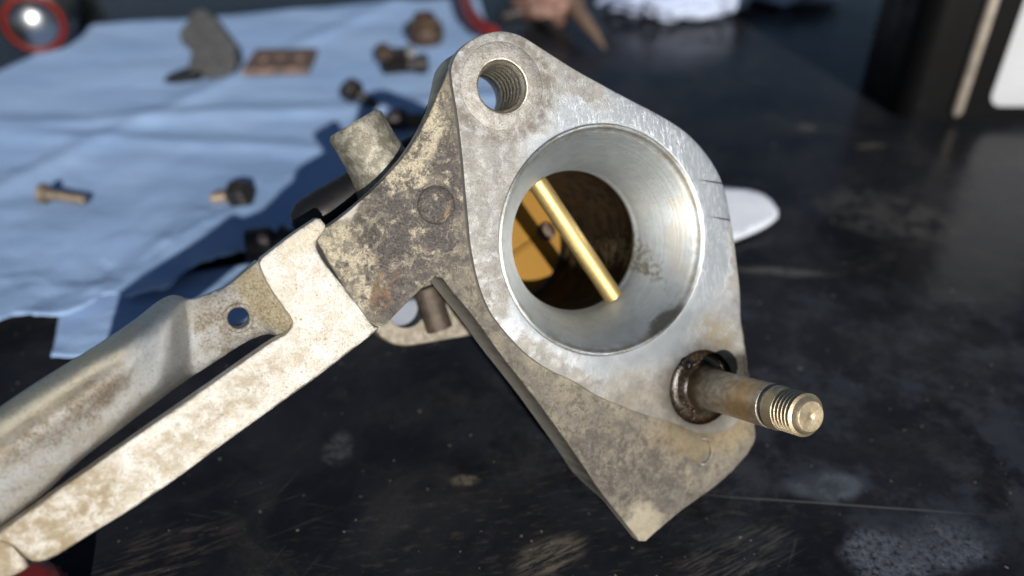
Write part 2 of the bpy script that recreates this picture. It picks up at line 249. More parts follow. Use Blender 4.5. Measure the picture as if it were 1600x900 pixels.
def stud_mat():
    m, nt, b = new_mat('stained_steel_stud'); v = coords(nt, OFF)
    sp = node(nt, 'SeparateXYZ', {0: jit(nt, v, .4, 4)}).outputs[2]
    f = nz(nt, v, .7, 7, .7)
    c = mixc(nt, rng(nt, f, .35, .65), (.46, .43, .38), (.30, .24, .17))
    tan = mth(nt, 'MULTIPLY', rng(nt, sp, 9, 13), rng(nt, sp, 20, 16))
    c = mixc(nt, mth(nt, 'MULTIPLY', tan, .75), c, (.44, .29, .14))
    c = mixc(nt, rng(nt, sp, 19, 21), c, (.56, .46, .31))
    c = mixc(nt, rng(nt, sp, 3, 0), c, (.12, .085, .05))
    c = mixc(nt, rng(nt, nz(nt, v, 2.5, 6, .75), .57, .72, 0, .6), c, (.16, .12, .08))
    seta(nt, b, c=c, m=.85, r=rng(nt, f, .3, .7, .34, .5))
    bump(nt, b, nz(nt, v, 3, 5, .7), .3, .0002)
    return m
def shade_mat(name, c1, c2, metal, rough):
    m, nt, b = new_mat(name); v = coords(nt, OFF)
    f = nz(nt, v, .5, 7, .7); g = nz(nt, v, 3, 6, .75)
    c = mixc(nt, rng(nt, f, .40, .58), c1, c2)
    c = mixc(nt, rng(nt, g, .52, .64, 0, .7), c, tuple(x*.4 for x in c2))
    seta(nt, b, c=c, m=metal, r=rough)
    bump(nt, b, mth(nt, 'ADD', g, f), .45, .0003)
    return m
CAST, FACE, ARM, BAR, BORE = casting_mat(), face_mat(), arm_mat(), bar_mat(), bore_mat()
BRASS = brass_mat('pale_brass', (.66, .49, .21), .42, .6)
PLATE = brass_mat('amber_brass', (.25, .135, .028), .5, .5)
OIL, STUD = oil_mat(), stud_mat()
TAP = shade_mat('tapped_alloy', (.66, .62, .54), (.5, .46, .38), .9, .38)
SPOT = shade_mat('spot_faced_alloy', (.38, .37, .355), (.29, .27, .24), .8, .5)
NOZ = shade_mat('oily_brass_cast', (.40, .38, .315), (.20, .182, .142), .55, .5)
REAR = shade_mat('rear_cast', (.28, .26, .22), (.19, .165, .125), .55, .55)
RUSTY = shade_mat('rusty_pipe', (.10, .075, .055), (.06, .048, .04), .4, .5)
RUBBER = simple('black_rubber', (.008, .008, .009), .42, 0, .35)
DROP, _nt, _b = new_mat('black_oil_drop'); seta(_nt, _b, c=(.006, .005, .004), r=.04, s=.7)
# ------------------------------------------------------------------ mesh helpers (millimetres)
def build(name, bm, mat, parent=None, off=Vector((0, 0, 0)), sharp=None, wn_=False, smooth=True):
    for v in bm.verts: v.co = (v.co-off)*MM
    bmesh.ops.recalc_face_normals(bm, faces=bm.faces)
    if smooth:
        for f in bm.faces: f.smooth = True
        if sharp:
            for e in bm.edges:
                if len(e.link_faces) == 2 and e.calc_face_angle(0) > R(sharp): e.smooth = False
    me = D.meshes.new(name); bm.to_mesh(me); bm.free()
    for m in (mat if isinstance(mat, (list, tuple)) else [mat]): me.materials.append(m)
    o = D.objects.new(name, me); col.objects.link(o)
    if parent: o.parent = parent
    if wn_:
        w = o.modifiers.new('weighted', 'WEIGHTED_NORMAL'); w.keep_sharp = True; w.weight = 80
    return o
def tag(o, label=None, cat=None, group=None, kind=None):
    for k, v in (('label', label), ('category', cat), ('group', group), ('kind', kind)):
        if v: o[k] = v
    return o
def empty(name, loc, rz=0.):
    o = D.objects.new(name, None); o.empty_display_size = .01; col.objects.link(o)
    o.location = [c*MM for c in loc]; o.rotation_euler = (0, 0, rz)
    return o
def chaikin(p, n=1):
    p = [Vector(q) for q in p]
    for _ in range(n):
        q = []
        for i in range(len(p)):
            a, b = p[i], p[(i+1) % len(p)]
            q += [a*.78+b*.22, a*.22+b*.78]
        p = q
    return p
def resample(p, step):
    out = []
    for i in range(len(p)):
        a, b = p[i], p[(i+1) % len(p)]
        k = max(1, int((b-a).length/step))
        for t in range(k): out.append(a.lerp(b, t/k))
    return out
def circle(cx, cy, r, n=48):
    return [Vector((cx+r*math.cos(2*math.pi*i/n), cy+r*math.sin(2*math.pi*i/n))) for i in range(n)]
def area(p): return sum(p[i].x*p[(i+1) % len(p)].y-p[(i+1) % len(p)].x*p[i].y for i in range(len(p)))/2
def inset(p, d):
    n = len(p); out = []; s = 1 if area(p) > 0 else -1
    for i in range(n):
        a = (p[i]-p[i-1]).normalized(); b = (p[(i+1) % n]-p[i]).normalized()
        t = (a+b)
        if t.length < 1e-6: t = a
        t.normalize(); out.append(p[i]+Vector((-t.y, t.x))*d*s)
    return out
def inside(pt, poly):
    c = False; n = len(poly); x, y = pt.x, pt.y
    for i in range(n):
        a, b = poly[i], poly[i-1]
        if (a.y > y) != (b.y > y) and x < (b.x-a.x)*(y-a.y)/(b.y-a.y)+a.x: c = not c
    return c
def cap(bm, loops, z, step):
    """dense triangulated cap between an outer loop and hole loops"""
    pts, edges = [], []
    for lp in loops:
        k = len(pts); pts += lp; edges += [(k+i, k+(i+1) % len(lp)) for i in range(len(lp))]
    o = loops[0]
    x0, x1 = min(p.x for p in o), max(p.x for p in o); y0, y1 = min(p.y for p in o), max(p.y for p in o)
    y = y0+step/2; row = 0
    near = {}
    for p in pts: near.setdefault((int(p.x//step), int(p.y//step)), []).append(p)
    grid = []
    while y < y1:
        x = x0+(step/2 if row % 2 else 0)
        while x < x1:
            q = Vector((x, y)); kx, ky = int(x//step), int(y//step)
            ok = all((q-p).length > step*.55 for a in (-1, 0, 1) for b_ in (-1, 0, 1) for p in near.get((kx+a, ky+b_), ()))
            if ok and inside(q, o) and not any(inside(q, h) for h in loops[1:]): grid.append(q)
            x += step
        y += step*.87; row += 1
    r = geometry.delaunay_2d_cdt(pts+grid, edges, [], 0, 1e-5)
    vs_ = [bm.verts.new((p.x, p.y, z)) for p in r[0]]
    for f in r[2]:
        c = sum((r[0][i] for i in f), Vector((0, 0)))/len(f)
        if inside(c, o) and not any(inside(c, h) for h in loops[1:]):
            bm.faces.new([vs_[i] for i in f])
def plate(outer, holes, zf, zb, bev=.3, step=1.6, relief=None, fine=.9):
    bm = bmesh.new()
    outer = resample(outer, fine)
    zb_ = zb if callable(zb) else (lambda p: zb)
    front, back = [], []
    for k, lp in enumerate([outer]+holes):
        s = 1 if k == 0 else -1
        bv = bev if k == 0 else min(bev, .18)
        rings = [(inset(lp, s*bv), lambda p: zf), (inset(lp, s*bv*.3), lambda p: zf-bv*.3), (lp, lambda p: zf-bv), (lp, zb_)]
        rv = []
        for pl, zz in rings: rv.append([bm.verts.new((q.x, q.y, zz(q))) for q in pl])
        n = len(lp)
        for a, b in zip(rv, rv[1:]):
            for i in range(n): bm.faces.new((a[i], a[(i+1) % n], b[(i+1) % n], b[i]))
        front.append(rings[0][0]); back.append(rv[3])
    cap(bm, front, zf, step)
    ed = []
    for lp in back:
        for i in range(len(lp)): ed.append(bm.edges.get((lp[i], lp[(i+1) % len(lp)])))
    bmesh.ops.triangle_fill(bm, use_beauty=True, use_dissolve=False, edges=ed)
    bmesh.ops.remove_doubles(bm, verts=bm.verts, dist=1e-4)
    if relief:
        for v in bm.verts:
            if v.co.z > zf-bev-1e-3: v.co.z += relief(v.co.x, v.co.y)
    return bm
def lathe(bm, prof, seg=48, mat=None, close=True, mi=0, arc=2*math.pi):
    rows = []
    for r, z in prof:
        if r < 1e-6: rows.append([bm.verts.new((0, 0, z))])
        else: rows.append([bm.verts.new((r*math.cos(arc*i/seg), r*math.sin(arc*i/seg), z)) for i in range(seg)])
    new = [v for rw in rows for v in rw]
    for a, b in zip(rows, rows[1:]):
        for i in range(seg):
            j = (i+1) % seg
            q = [a[i % len(a)], a[j % len(a)], b[j % len(b)], b[i % len(b)]]
            u = []
            for v in q:
                if v not in u: u.append(v)
            if len(u) > 2:
                f = bm.faces.new(u); f.material_index = mi
    if mat is not None: bmesh.ops.transform(bm, matrix=mat, verts=new)
    return new
def frame(p, axis):
    return Matrix.Translation(Vector(p)) @ Vector(axis).to_track_quat('Z', 'Y').to_matrix().to_4x4()
def box(bm, x0, x1, y0, y1, z0, z1, mat=None, bev=0.):
    b2 = bmesh.new(); bmesh.ops.create_cube(b2, size=1)
    for v in b2.verts: v.co = Vector(((x0+x1)/2+v.co.x*(x1-x0), (y0+y1)/2+v.co.y*(y1-y0), (z0+z1)/2+v.co.z*(z1-z0)))
    if bev: bmesh.ops.bevel(b2, geom=list(b2.edges), offset=bev, segments=3, profile=.5, affect='EDGES')
    if mat is not None: bmesh.ops.transform(b2, matrix=mat, verts=b2.verts)
    me = D.meshes.new('tmp'); b2.to_mesh(me); b2.free(); bm.from_mesh(me); D.meshes.remove(me)
def tube(bm, pts, rad, seg=16, caps=True):
    pts = [Vector(p) for p in pts]; n = len(pts); rows = []
    up = Vector((0, 0, 1))
    for i, p in enumerate(pts):
        t = (pts[min(i+1, n-1)]-pts[max(i-1, 0)]).normalized()
        s = t.cross(up)
        if s.length < .05: s = t.cross(Vector((0, 1, 0)))
        s.normalize(); w = s.cross(t)
        r = rad[i] if isinstance(rad, (list, tuple)) else rad
        rows.append([bm.verts.new(p+(s*math.cos(2*math.pi*k/seg)+w*math.sin(2*math.pi*k/seg))*r) for k in range(seg)])
    for a, b in zip(rows, rows[1:]):
        for k in range(seg): bm.faces.new((a[k], a[(k+1) % seg], b[(k+1) % seg], b[k]))
    if caps: bm.faces.new(rows[0][::-1]); bm.faces.new(rows[-1])
def fb(x, y, s, o=0., z=0.): return noise.fractal(Vector((x*s+o, y*s-o, z)), 1., 2., 4)
# ------------------------------------------------------------------ setting: black table
tbl_m, nt, b = new_mat('worn_black_tabletop'); v = coords(nt)
big = nz(nt, v, .018, 6, .65, .5); mid = nz(nt, v, .09, 7, .7, .4)
c = mixc(nt, rng(nt, big, .4, .62), (.008, .009, .012), (.017, .018, .022))
c = mixc(nt, rng(nt, mid, .55, .75, 0, .5), c, (.03, .026, .024))
rough = rng(nt, big, .35, .65, .16, .30)
def stain(c, x, y, rx, ry, rot, colr, amt, sc=.25, lo=.42, hi=.56, jt=6, st=None):
    k = ell(nt, jit(nt, v, .12, jt), x, y, rx, ry, rot)
    k = mth(nt, 'MULTIPLY', k, rng(nt, nz(nt, v, sc, 7, .75, 0, st, rot if st else 0), lo, hi, 0, amt))
    return mixc(nt, k, c, colr)
c = stain(c, *P['s1'], 16, 22, R(60), (.055, .055, .055), .8, .12)
c = stain(c, *P['s2'], 15, 2.2, R(-6), (.09, .085, .08), .8, .2, .35, .5, 3)
c = stain(c, *P['s3'], 9, 4, R(5), (.08, .095, .115), 1, .3, .3, .45, 5)
c = stain(c, *P['s11'], 10, 7, R(20), (.10, .115, .145), 1, .8, .34, .62, 8)
c = stain(c, *P['s4'], 8, 8, R(20), (.11, .125, .155), 1, .8, .34, .62, 8)
c = stain(c, *P['s5'], 3.2, 1.6, R(5), (.12, .105, .08), .8, .5, .35, .55, 3)
c = stain(c, *P['s6'], 8, 4, R(28), (.13, .115, .09), .9, 1.0, .40, .62, 3, (.16, 1, 1))
c = stain(c, *P['s10'], 14, 6, R(28), (.09, .085, .08), .8, .9, .45, .66, 4, (.12, 1, 1))
c = stain(c, *P['s12'], 14, 7, R(25), (.07, .058, .05), .8, .8, .45, .68, 5, (.15, 1, 1))
c = stain(c, *P['s7'], 3.4, 5, R(10), (.07, .075, .08), .6, .4, .35, .6, 4)
c = stain(c, *P['s8'], 4, 3.5, 0, (.11, .10, .08), .7, .4, .35, .6, 3)
c = stain(c, *P['s9'], 6, 3, 0, (.11, .10, .08), .7, .4, .35, .6, 4)
c = stain(c, 10, 110, 60, 22, R(10), (.05, .043, .037), .8, .7, .52, .68, 5, (.25, 1, 1))
c = stain(c, 80, 150, 90, 50, R(0), (.035, .04, .05), .8, .05, .45, .6, 5)
(ax, ay), (bx_, by_) = P['scl']
c = mixc(nt, mth(nt, 'MULTIPLY', ell(nt, jit(nt, v, .05, 1), (ax+bx_)/2, (ay+by_)/2, 28, .22, math.atan2(by_-ay, bx_-ax)), .6), c, (.14, .14, .14))
for rt, sc_ in ((R(28), 1.1), (R(-12), .8), (R(64), .9)):
    sl = mth(nt, 'MULTIPLY', rng(nt, nz(nt, v, sc_, 2, .5, 0, (.035, 1, 1), rt), .66, .72), rng(nt, nz(nt, v, .03, 5, .7), .46, .66, 0, .3))
    c = mixc(nt, sl, c, (.085, .085, .085))
c = mixc(nt, mth(nt, 'MULTIPLY', rng(nt, nz(nt, v, .035, 8, .72, .8), .50, .68, 0, .55), rng(nt, nz(nt, v, 1.8, 5, .8), .4, .65, .3, 1)), c, (.052, .048, .045))
spk = None
for sc, w in ((.11, .045), (.23, .06), (.5, .09)):
    vo = node(nt, 'TexVoronoi', {'Vector': jit(nt, v, .9, 1.0), 'Scale': sc}, feature='F1')
    keep = node(nt, 'SeparateColor', {0: vo.outputs['Color']}).outputs[0]
    size = mth(nt, 'MULTIPLY', w*1.6, mth(nt, 'POWER', keep, 3.))
    k = mth(nt, 'LESS_THAN', vo.outputs['Distance'], size)
    spk = k if spk is None else mth(nt, 'MAXIMUM', spk, k)
c = mixc(nt, mth(nt, 'MULTIPLY', spk, rng(nt, mid, .4, .6, .2, .7)), c, (.26, .24, .20))
seta(nt, b, c=c, r=mth(nt, 'ADD', rough, mth(nt, 'MULTIPLY', spk, .4)), s=.11)
bump(nt, b, mth(nt, 'ADD', nz(nt, v, .06, 4), mth(nt, 'MULTIPLY', nz(nt, v, .9, 5, .7, 0, (.3, 1, 1), R(25)), .12)), .16, .0012)
bm = bmesh.new(); box(bm, -1300, 1300, -900, 1500, -30, 0)
tag(build('tabletop', bm, tbl_m, smooth=False), kind='structure')
# ------------------------------------------------------------------ carburettor
root = D.objects.new('carburettor', None); root.empty_display_size = .02; col.objects.link(root)
rot = Matrix((EX, EY, NZ)).transposed().to_4x4()
base_w = B+EX*TIP.x+EY*TIP.y+NZ*TIP.z
root.matrix_world = Matrix.Translation(base_w*MM) @ rot
tag(root, 'stained alloy carburettor casting with large round bore, threaded stud and long slotted arm', 'carburettor')
def cb(name, bm, mat, parent=None, sharp=None, wn_=False):
    return build(name, bm, mat, parent or root, TIP if (parent is None or parent == root) else TIP, sharp, wn_)
tapx, tapy = S['tap']; sx, sy = S['stud']
def base_back(p):
    d = (Vector((p.x, p.y))-Vector((9.1, -59.9))).length
    k = max(0, min(1, (d-11)/6.)); k = k*k*(3-2*k)
    w = max(0, min(1, (p.x+33.2)/1.6)) if p.y < 10 else max(0, min(1, (p.x+33.5)/3.5))
    return -4.2-(.8+(6.4)*w)*k
def base_relief(x, y):
    r = .16*fb(x, y, .35)+.07*fb(x, y, 1.3, 4)
    dx, dy = x+39, y-4
    r -= 1.0*math.exp(-(dx*dx/70+dy*dy/110))
    k = max(0, min(1, (-x-43+(-y)*.25)/5.)); r += 1.0*k*k*(3-2*k)
    bx, by = S['boss']; d = math.hypot(x-bx, y-by)
    r -= .15*math.exp(-((d-4.6)/.6)**2)
    # soft ridge that carries on from the lip over the lower triangle
    return r
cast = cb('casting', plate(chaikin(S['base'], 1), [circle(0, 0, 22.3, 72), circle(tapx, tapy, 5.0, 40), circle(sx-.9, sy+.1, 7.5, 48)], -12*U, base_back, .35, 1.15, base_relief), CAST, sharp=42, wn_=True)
web = [p for p in inset(resample(chaikin(S['base'], 1), .9), 1.0) if p.x < -31.0 and p.y < 26]
bm = plate(web, [], -5.1, -11.2, .3, 2.5)  # black plate added behind the web to darken its shaded side
cb('web_shade_plate', bm, simple('black_web_shade', (.006, .0055, .005), .6, 0, .15), None, sharp=40)
def lip_h(x, y):
    k = max(0, min(1, (x-y-16)/32.)) if y < -8 else 0
    if y < -8: k *= min(1, (-8-y)/10.)
    return -1.22*k*k*(3-2*k)+.035*fb(x, y, .5)
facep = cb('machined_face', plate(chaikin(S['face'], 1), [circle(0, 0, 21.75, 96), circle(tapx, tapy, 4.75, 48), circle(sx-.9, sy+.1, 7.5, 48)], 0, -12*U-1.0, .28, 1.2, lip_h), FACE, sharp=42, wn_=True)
bx_, by_ = S['boss']; bm = bmesh.new()
lathe(bm, [(3.5, -2.6), (3.45, -1.75), (3.2, -1.35), (2.6, -1.05), (1.6, -.9), (0, -.85)], 40, Matrix.Translation((bx_, by_, -.25)))
for v_ in bm.verts: v_.co.z += .1*fb(v_.co.x, v_.co.y, .8, 2)
cb('rivet_head', bm, CAST)
# bore: lip, flare, throat
pr = [(21.85, -1.2), (21.75, .02), (21.55, .16), (21.2, .12), (20.98, -.12), (20.8, -.95), (20.45, -1.15)]
for i in range(1, 25):
    t = i/24; pr.append((20.45-(20.45-14.35)*(.35*t+.65*(1-(1-t)**2.1)), -1.15-12.1*t))
pr += [(14.2, -13.5), (14.15, -14.3), (14.3, -15.2), (14.5, -16), (14.6, -22), (14.6, -30), (14.6, -60)]
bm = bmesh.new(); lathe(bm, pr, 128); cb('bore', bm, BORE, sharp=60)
bm = bmesh.new(); lathe(bm, [(14.7, -60), (18.2, -60), (18.2, -11.5), (23, -11)], 96); cb('bore_tube', bm, REAR, sharp=40)
# brass bar across the throat
d = Vector((.60, -.80, 0)); bm = bmesh.new()
lathe(bm, [(0, -14.6), (1.9, -14.6), (1.9, -14.2), (1.98, -13.5)]+[(1.98+.02*math.sin(i*1.7), -13+i*2.16) for i in range(13)]+[(1.96, 14.5), (0, 14.5)], 28, frame((0, 0, -12.9), d))
cb('brass_bar', bm, BRASS, sharp=50)
# throttle plate
px_, py_ = S['ply']; bm = bmesh.new()
mt = Matrix.Translation((0, 0, -51)) @ Matrix.Rotation(R(-10), 4, Vector((.85, .53, 0)))
lathe(bm, [(0, .45), (14.0, .45), (14.15, .3), (14.15, -.45), (0, -.45)], 72, mt)
tp = cb('throttle_plate', bm, PLATE, sharp=40)
ax_ = Vector((.85, .53, 0)); cc = Vector((S['scr'][0], S['scr'][1], 0))-ax_*6.1
bm = bmesh.new(); tube(bm, [cc-ax_*8.5+Vector((0, 0, -50.6)), cc+ax_*4.6+Vector((0, 0, -50.6))], .95, 16)
cb('throttle_shaft', bm, PLATE, tp, sharp=50)
bm = bmesh.new(); q = Vector((S['scr'][0], S['scr'][1], -51.2))
lathe(bm, [(0, 2.5), (1.1, 2.5), (2.1, 2.0), (2.5, 1.1), (2.5, 0), (0, 0)], 24, Matrix.Translation(q))
box(bm, -.35, .35, -2.2, 2.2, 2.3, 2.75, Matrix.Translation(q) @ Matrix.Rotation(R(30), 4, 'Z'))
cb('plate_screw', bm, shade_mat('dark_screw_steel', (.12, .08, .06), (.07, .05, .04), .6, .35), tp, sharp=40)
# tapped hole
bm = bmesh.new(); pr = [(5.1, -.5), (4.95, .02), (4.72, -.05), (4.55, -.4)]
z = -.6
while z > -10.4: pr += [(4.72, z), (4.12, z-.62), (4.08, z-.75), (4.12, z-.9), (4.72, z-1.45)]; z -= 1.6
pr += [(4.4, -14.6), (7.2, -14.6), (7.4, -14.2), (7.4, -11.4)]
lathe(bm, pr, 56, Matrix.Translation((tapx, tapy, 0))); cb('tapped_hole', bm, TAP, sharp=35)
bm = bmesh.new(); lathe(bm, [(4.98, -.1), (4.98, .16), (7.55, .16), (7.75, .08), (7.8, -.1)], 64, Matrix.Translation((tapx, tapy, 0))); cb('spot_face', bm, SPOT, sharp=40)
# stud with its oily socket
bm = bmesh.new(); pr = [(7.55, -.75), (7.45, -1.6), (7.0, -2.3), (5.8, -2.55), (4.7, -2.0), (4.25, -.9), (0, -.9)]
lathe(bm, pr, 56, Matrix.Translation((sx-.9, sy+.1, -.2)))
for v_ in bm.verts: v_.co.z += .15*fb(v_.co.x, v_.co.y, .4, 3)
sock = cb('oily_socket', bm, OIL)
bm = bmesh.new(); dx_, dy_ = S['drop']
lathe(bm, [(0, 1.3), (.5, 1.2), (.95, .8), (1.15, .2), (1.0, -.7), (0, -.9)], 20, Matrix.Translation((dx_+.3, dy_-.4, -.1)))
cb('oil_drop', bm, DROP, sock)
bm = bmesh.new(); rx = random.Random(3)
for k in range(26):
    a = rx.uniform(0, 6.28); r = rx.uniform(4.6, 6.7); s_ = rx.uniform(.12, .32)
    bmesh.ops.create_icosphere(bm, subdivisions=2, radius=s_, matrix=Matrix.Translation((sx-.9+r*math.cos(a), sy+.1+r*math.sin(a), -2.35+rx.uniform(0, .3))))
tag(cb('grit', bm, shade_mat('wet_grit', (.10, .075, .05), (.04, .03, .02), 0, .15), sock), kind='stuff')
bm = bmesh.new()
pr = [(0, -2), (4.6, -2), (4.55, .3), (4.15, 1.2), (4.05, 3), (4.05, 19.3), (3.75, 19.5), (3.62, 19.8), (3.62, 20.4), (4.0, 20.5), (4.02, 21.0), (3.85, 21.4), (3.75, 22.8)]
lathe(bm, pr, 56, Matrix.Translation((sx, sy, 0)))
st = cb('stud', bm, STUD, sharp=40)
bm = bmesh.new(); pr = [(3.4, 22.3)]; z = 22.4
for i in range(6): pr += [(3.22, z), (3.74, z+.36), (3.78, z+.5), (3.22, z+.88)]; z += .9
pr += [(3.3, z), (3.1, z+.35), (2.75, z+.85), (2.6, z+.95), (1.0, z+.9), (.4, z+.82), (0, z+.6)]
seg = 56; lathe(bm, pr, seg, Matrix.Translation((sx, sy, 0)))
for v_ in bm.verts:                                     # pitch the ridges into a helix
    a = math.atan2(v_.co.y-sy, v_.co.x-sx)
    if v_.co.z < z+.05: v_.co.z += .12*math.sin(a)
cb('stud_thread', bm, STUD, st, sharp=35)
bm = bmesh.new(); mk = []
for k in range(15):
    a = R(100-k*15); mk.append(Vector((23.2+2.0*math.cos(a), -42.6+2.6*math.sin(a), -1.42+.1*math.sin(k))))
tube(bm, mk, [.12]+[.3]*13+[.12], 8); cb('cast_mark', bm, CAST)
# arm: pale frame with its slot, end block, domed bar
def arm_rel(x, y): return .14*fb(x, y, .12, 2)+.05*fb(x, y, .6, 5)+.03*fb(x, y, 1.9, 1)
cb('arm_frame', plate(chaikin(S['arm'], 1), [], 0, -3.6, .5, 1.1, arm_rel, .8), ARM, sharp=42, wn_=True)
cb('end_block', plate(chaikin(S['endblock'], 1), [], -4*U, -8, .8, 1.4, arm_rel), ARM, sharp=42, wn_=True)
up, lo, zb_ = S['bar_up'], S['bar_lo'], S['bar_z']
def cr(a, t):
    i = min(int(t), len(a)-2); f = t-i
    p0, p1, p2, p3 = a[max(i-1, 0)], a[i], a[i+1], a[min(i+2, len(a)-1)]
    return .5*((2*p1)+(p2-p0)*f+(2*p0-5*p1+4*p2-p3)*f*f+(3*p1-p0-3*p2+p3)*f**3)
upv = [Vector(p) for p in up]; lov = [Vector(p) for p in lo]
bm = bmesh.new(); NX, NY = 170, 30; rows = []
for i in range(NX+1):
    t = i/NX*(len(up)-1); a, b_ = cr(upv, t), cr(lov, t); z0 = cr(zb_, t)
    k = max(0, min(1, (t-9)/3.)); k = k*k*(3-2*k); kd = math.exp(-((t-9.3)/1.9)**2)
    row = []
    for j in range(-2, NY+3):
        v_ = max(0, min(1, j/NY)); p = a.lerp(b_, v_)
        e = abs(2*v_-1)
        q = max(0, min(1, (t-1.2)/1.3)); q = q*q*(3-2*q)
        w_ = (e**4*(1-k)+e**9*k)*(1-kd)+e**3.2*kd
        z = z0*(1-w_*q)+(-5.3)*w_*q-.5*(1-q)*e**6
        z += k*(1.9*math.exp(-((v_-.17)/.12)**2)-2.0*math.exp(-((v_-.40)/.13)**2)+.5*math.exp(-((v_-.72)/.2)**2))
        z += .12*fb(p.x, p.y, .3)+.07*fb(p.x, p.y, 1.2, 3)
        if j in (-1, NY+1): z -= .5
        if j in (-2, NY+2): z = -8.6
        row.append(bm.verts.new((p.x, p.y, z)))
    rows.append(row)
for a, b_ in zip(rows, rows[1:]):
    for j in range(len(a)-1): bm.faces.new((a[j], a[j+1], b_[j+1], b_[j]))
    bm.faces.new((a[0], b_[0], b_[-1], a[-1]))
bm.faces.new(rows[0]); bm.faces.new(rows[-1])
bar = cb('domed_bar', bm, BAR, sharp=50)
hx, hy = S['bar_hole']
bm = bmesh.new(); lathe(bm, [(0, 4), (1.75, 4), (1.75, -14), (0, -14)], 40, Matrix.Translation((hx, hy, 0)))
cut = cb('cutter', bm, BAR)
md = bar.modifiers.new('hole', 'BOOLEAN'); md.object = cut; md.operation = 'DIFFERENCE'; md.solver = 'EXACT'
dg = bpy.context.evaluated_depsgraph_get()
me = D.meshes.new_from_object(bar.evaluated_get(dg)); bar.modifiers.clear(); bar.data = me; D.objects.remove(cut)
bm = bmesh.new(); lathe(bm, [(1.7, -5.2), (1.72, -4.05), (1.85, -3.85), (2.2, -3.82), (2.45, -4.0), (2.5, -4.6)], 40, Matrix.Translation((hx, hy, 0)))
cb('hole_rim', bm, BAR, bar, sharp=60)
# parts behind the web
n0, n1 = Vector((*S['noz0'], -18)), Vector((*S['noz1'], -18)); ax_ = (n1-n0); L_ = ax_.length
bm = bmesh.new(); lathe(bm, [(0, -14), (10.5, -14), (10, -7), (8.2, -2), (6.6, 2), (5.9, 5), (5.6, 8), (5.6, L_-.8), (5.0, L_), (3.6, L_), (3.4, L_-.6), (3.2, L_-6), (0, L_-6)], 48, frame(n0, ax_))
for v_ in bm.verts: v_.co += Vector((1, 1, 1))*.12*fb(v_.co.x, v_.co.y, .5, v_.co.z)
cb('nozzle', bm, NOZ, sharp=45)
b0, b1 = Vector((*S['blk0'], -23)), Vector((*S['blk1'], -23)); ax_ = (b1-b0).normalized()
bm = bmesh.new(); tube(bm, [b0-ax_*3.4, b0-ax_*2.6, b0-ax_*1, b0+ax_*1.5]+[b0.lerp(b1, k/6) for k in range(1, 7)]+[b1+ax_*4], [1.4, 3.0, 4.1, 4.5]+[4.5]*6+[4.4], 28)
cb('rubber_boot', bm, RUBBER, sharp=50)
lx, ly = S['lug']
pts = circle(0, 0, 19.6, 60)+circle(lx, ly, 8.2, 40)
hull = geometry.convex_hull_2d(pts); hp = [pts[i] for i in hull]
if area(hp) < 0: hp.reverse()
cb('rear_flange', plate(hp, [circle(0, 0, 18.3, 64), circle(lx, ly, 4.1, 36)], -38, -43.5, .5, 2., lambda x, y: .15*fb(x, y, .4)), REAR, sharp=42, wn_=True)
bm = bmesh.new(); tube(bm, [(*S['pipe0'], -37.5), (*S['pipe1'], -37.5)], 3.0, 24)
cb('rusty_rod', bm, RUSTY, sharp=50)
# ------------------------------------------------------------------ paper towels
def towel_mat(name, c1, c2):
    m, nt, b = new_mat(name); v = coords(nt)
    f = nz(nt, v, .02, 5, .6)
    c = mixc(nt, rng(nt, f, .35, .65), c1, c2)
    c = mixc(nt, rng(nt, nz(nt, v, .05, 6, .7), .68, .74, 0, .35), c, (.30, .30, .26))
    seta(nt, b, c=c, r=.92, s=.2)
    bump(nt, b, mth(nt, 'ADD', nz(nt, v, 1.3, 3), mth(nt, 'MULTIPLY', nz(nt, v, .12, 5), 2.)), .3, .0008)
    return m
BLUE = towel_mat('blue_paper_towel', (.25, .375, .60), (.29, .415, .63))
WHITE = towel_mat('white_paper', (.30, .36, .52), (.42, .48, .62))
def poly_at(p, t):
    L = [0.]
    for a, b_ in zip(p, p[1:]): L.append(L[-1]+(Vector(b_)-Vector(a)).length)
    s = t*L[-1]
    for i in range(len(p)-1):
        if s <= L[i+1] or i == len(p)-2:
            return Vector(p[i]).lerp(Vector(p[i+1]), (s-L[i])/(L[i+1]-L[i]))
def coons(top, bot, lef, rig, u, v):
    a = poly_at(top, u)*(1-v)+poly_at(bot, u)*v; b_ = poly_at(lef, v)*(1-u)+poly_at(rig, v)*u
    c_ = (Vector(top[0])*(1-u)+Vector(top[-1])*u)*(1-v)+(Vector(bot[0])*(1-u)+Vector(bot[-1])*u)*v
    return a+b_-c_
def cloth(name, mat, top, bot, lef, rig, hf, nx, ny, label, wob=0.):
    bm = bmesh.new(); g = []
    for j in range(ny+1):
        row = []
        for i in range(nx+1):
            u, v = i/nx, j/ny; p = coons(top, bot, lef, rig, u, v)
            if wob: p += Vector((fb(p.x, p.y, .06, 2), fb(p.x, p.y, .05, 9)))*wob*v**3
            row.append(bm.verts.new((p.x, p.y, hf(p.x, p.y, u, v))))
        g.append(row)
    for j in range(ny):
        for i in range(nx): bm.faces.new((g[j][i], g[j][i+1], g[j+1][i+1], g[j+1][i]))
    o = build(name, bm, mat)
    sm = o.modifiers.new('thickness', 'SOLIDIFY'); sm.thickness = .0003; sm.offset = -1
    return tag(o, label, 'paper towel')
def tw_flat(x, y): return 2.0+.8*fb(x, y, .012, 5)+.25*fb(x, y, .04, 1)
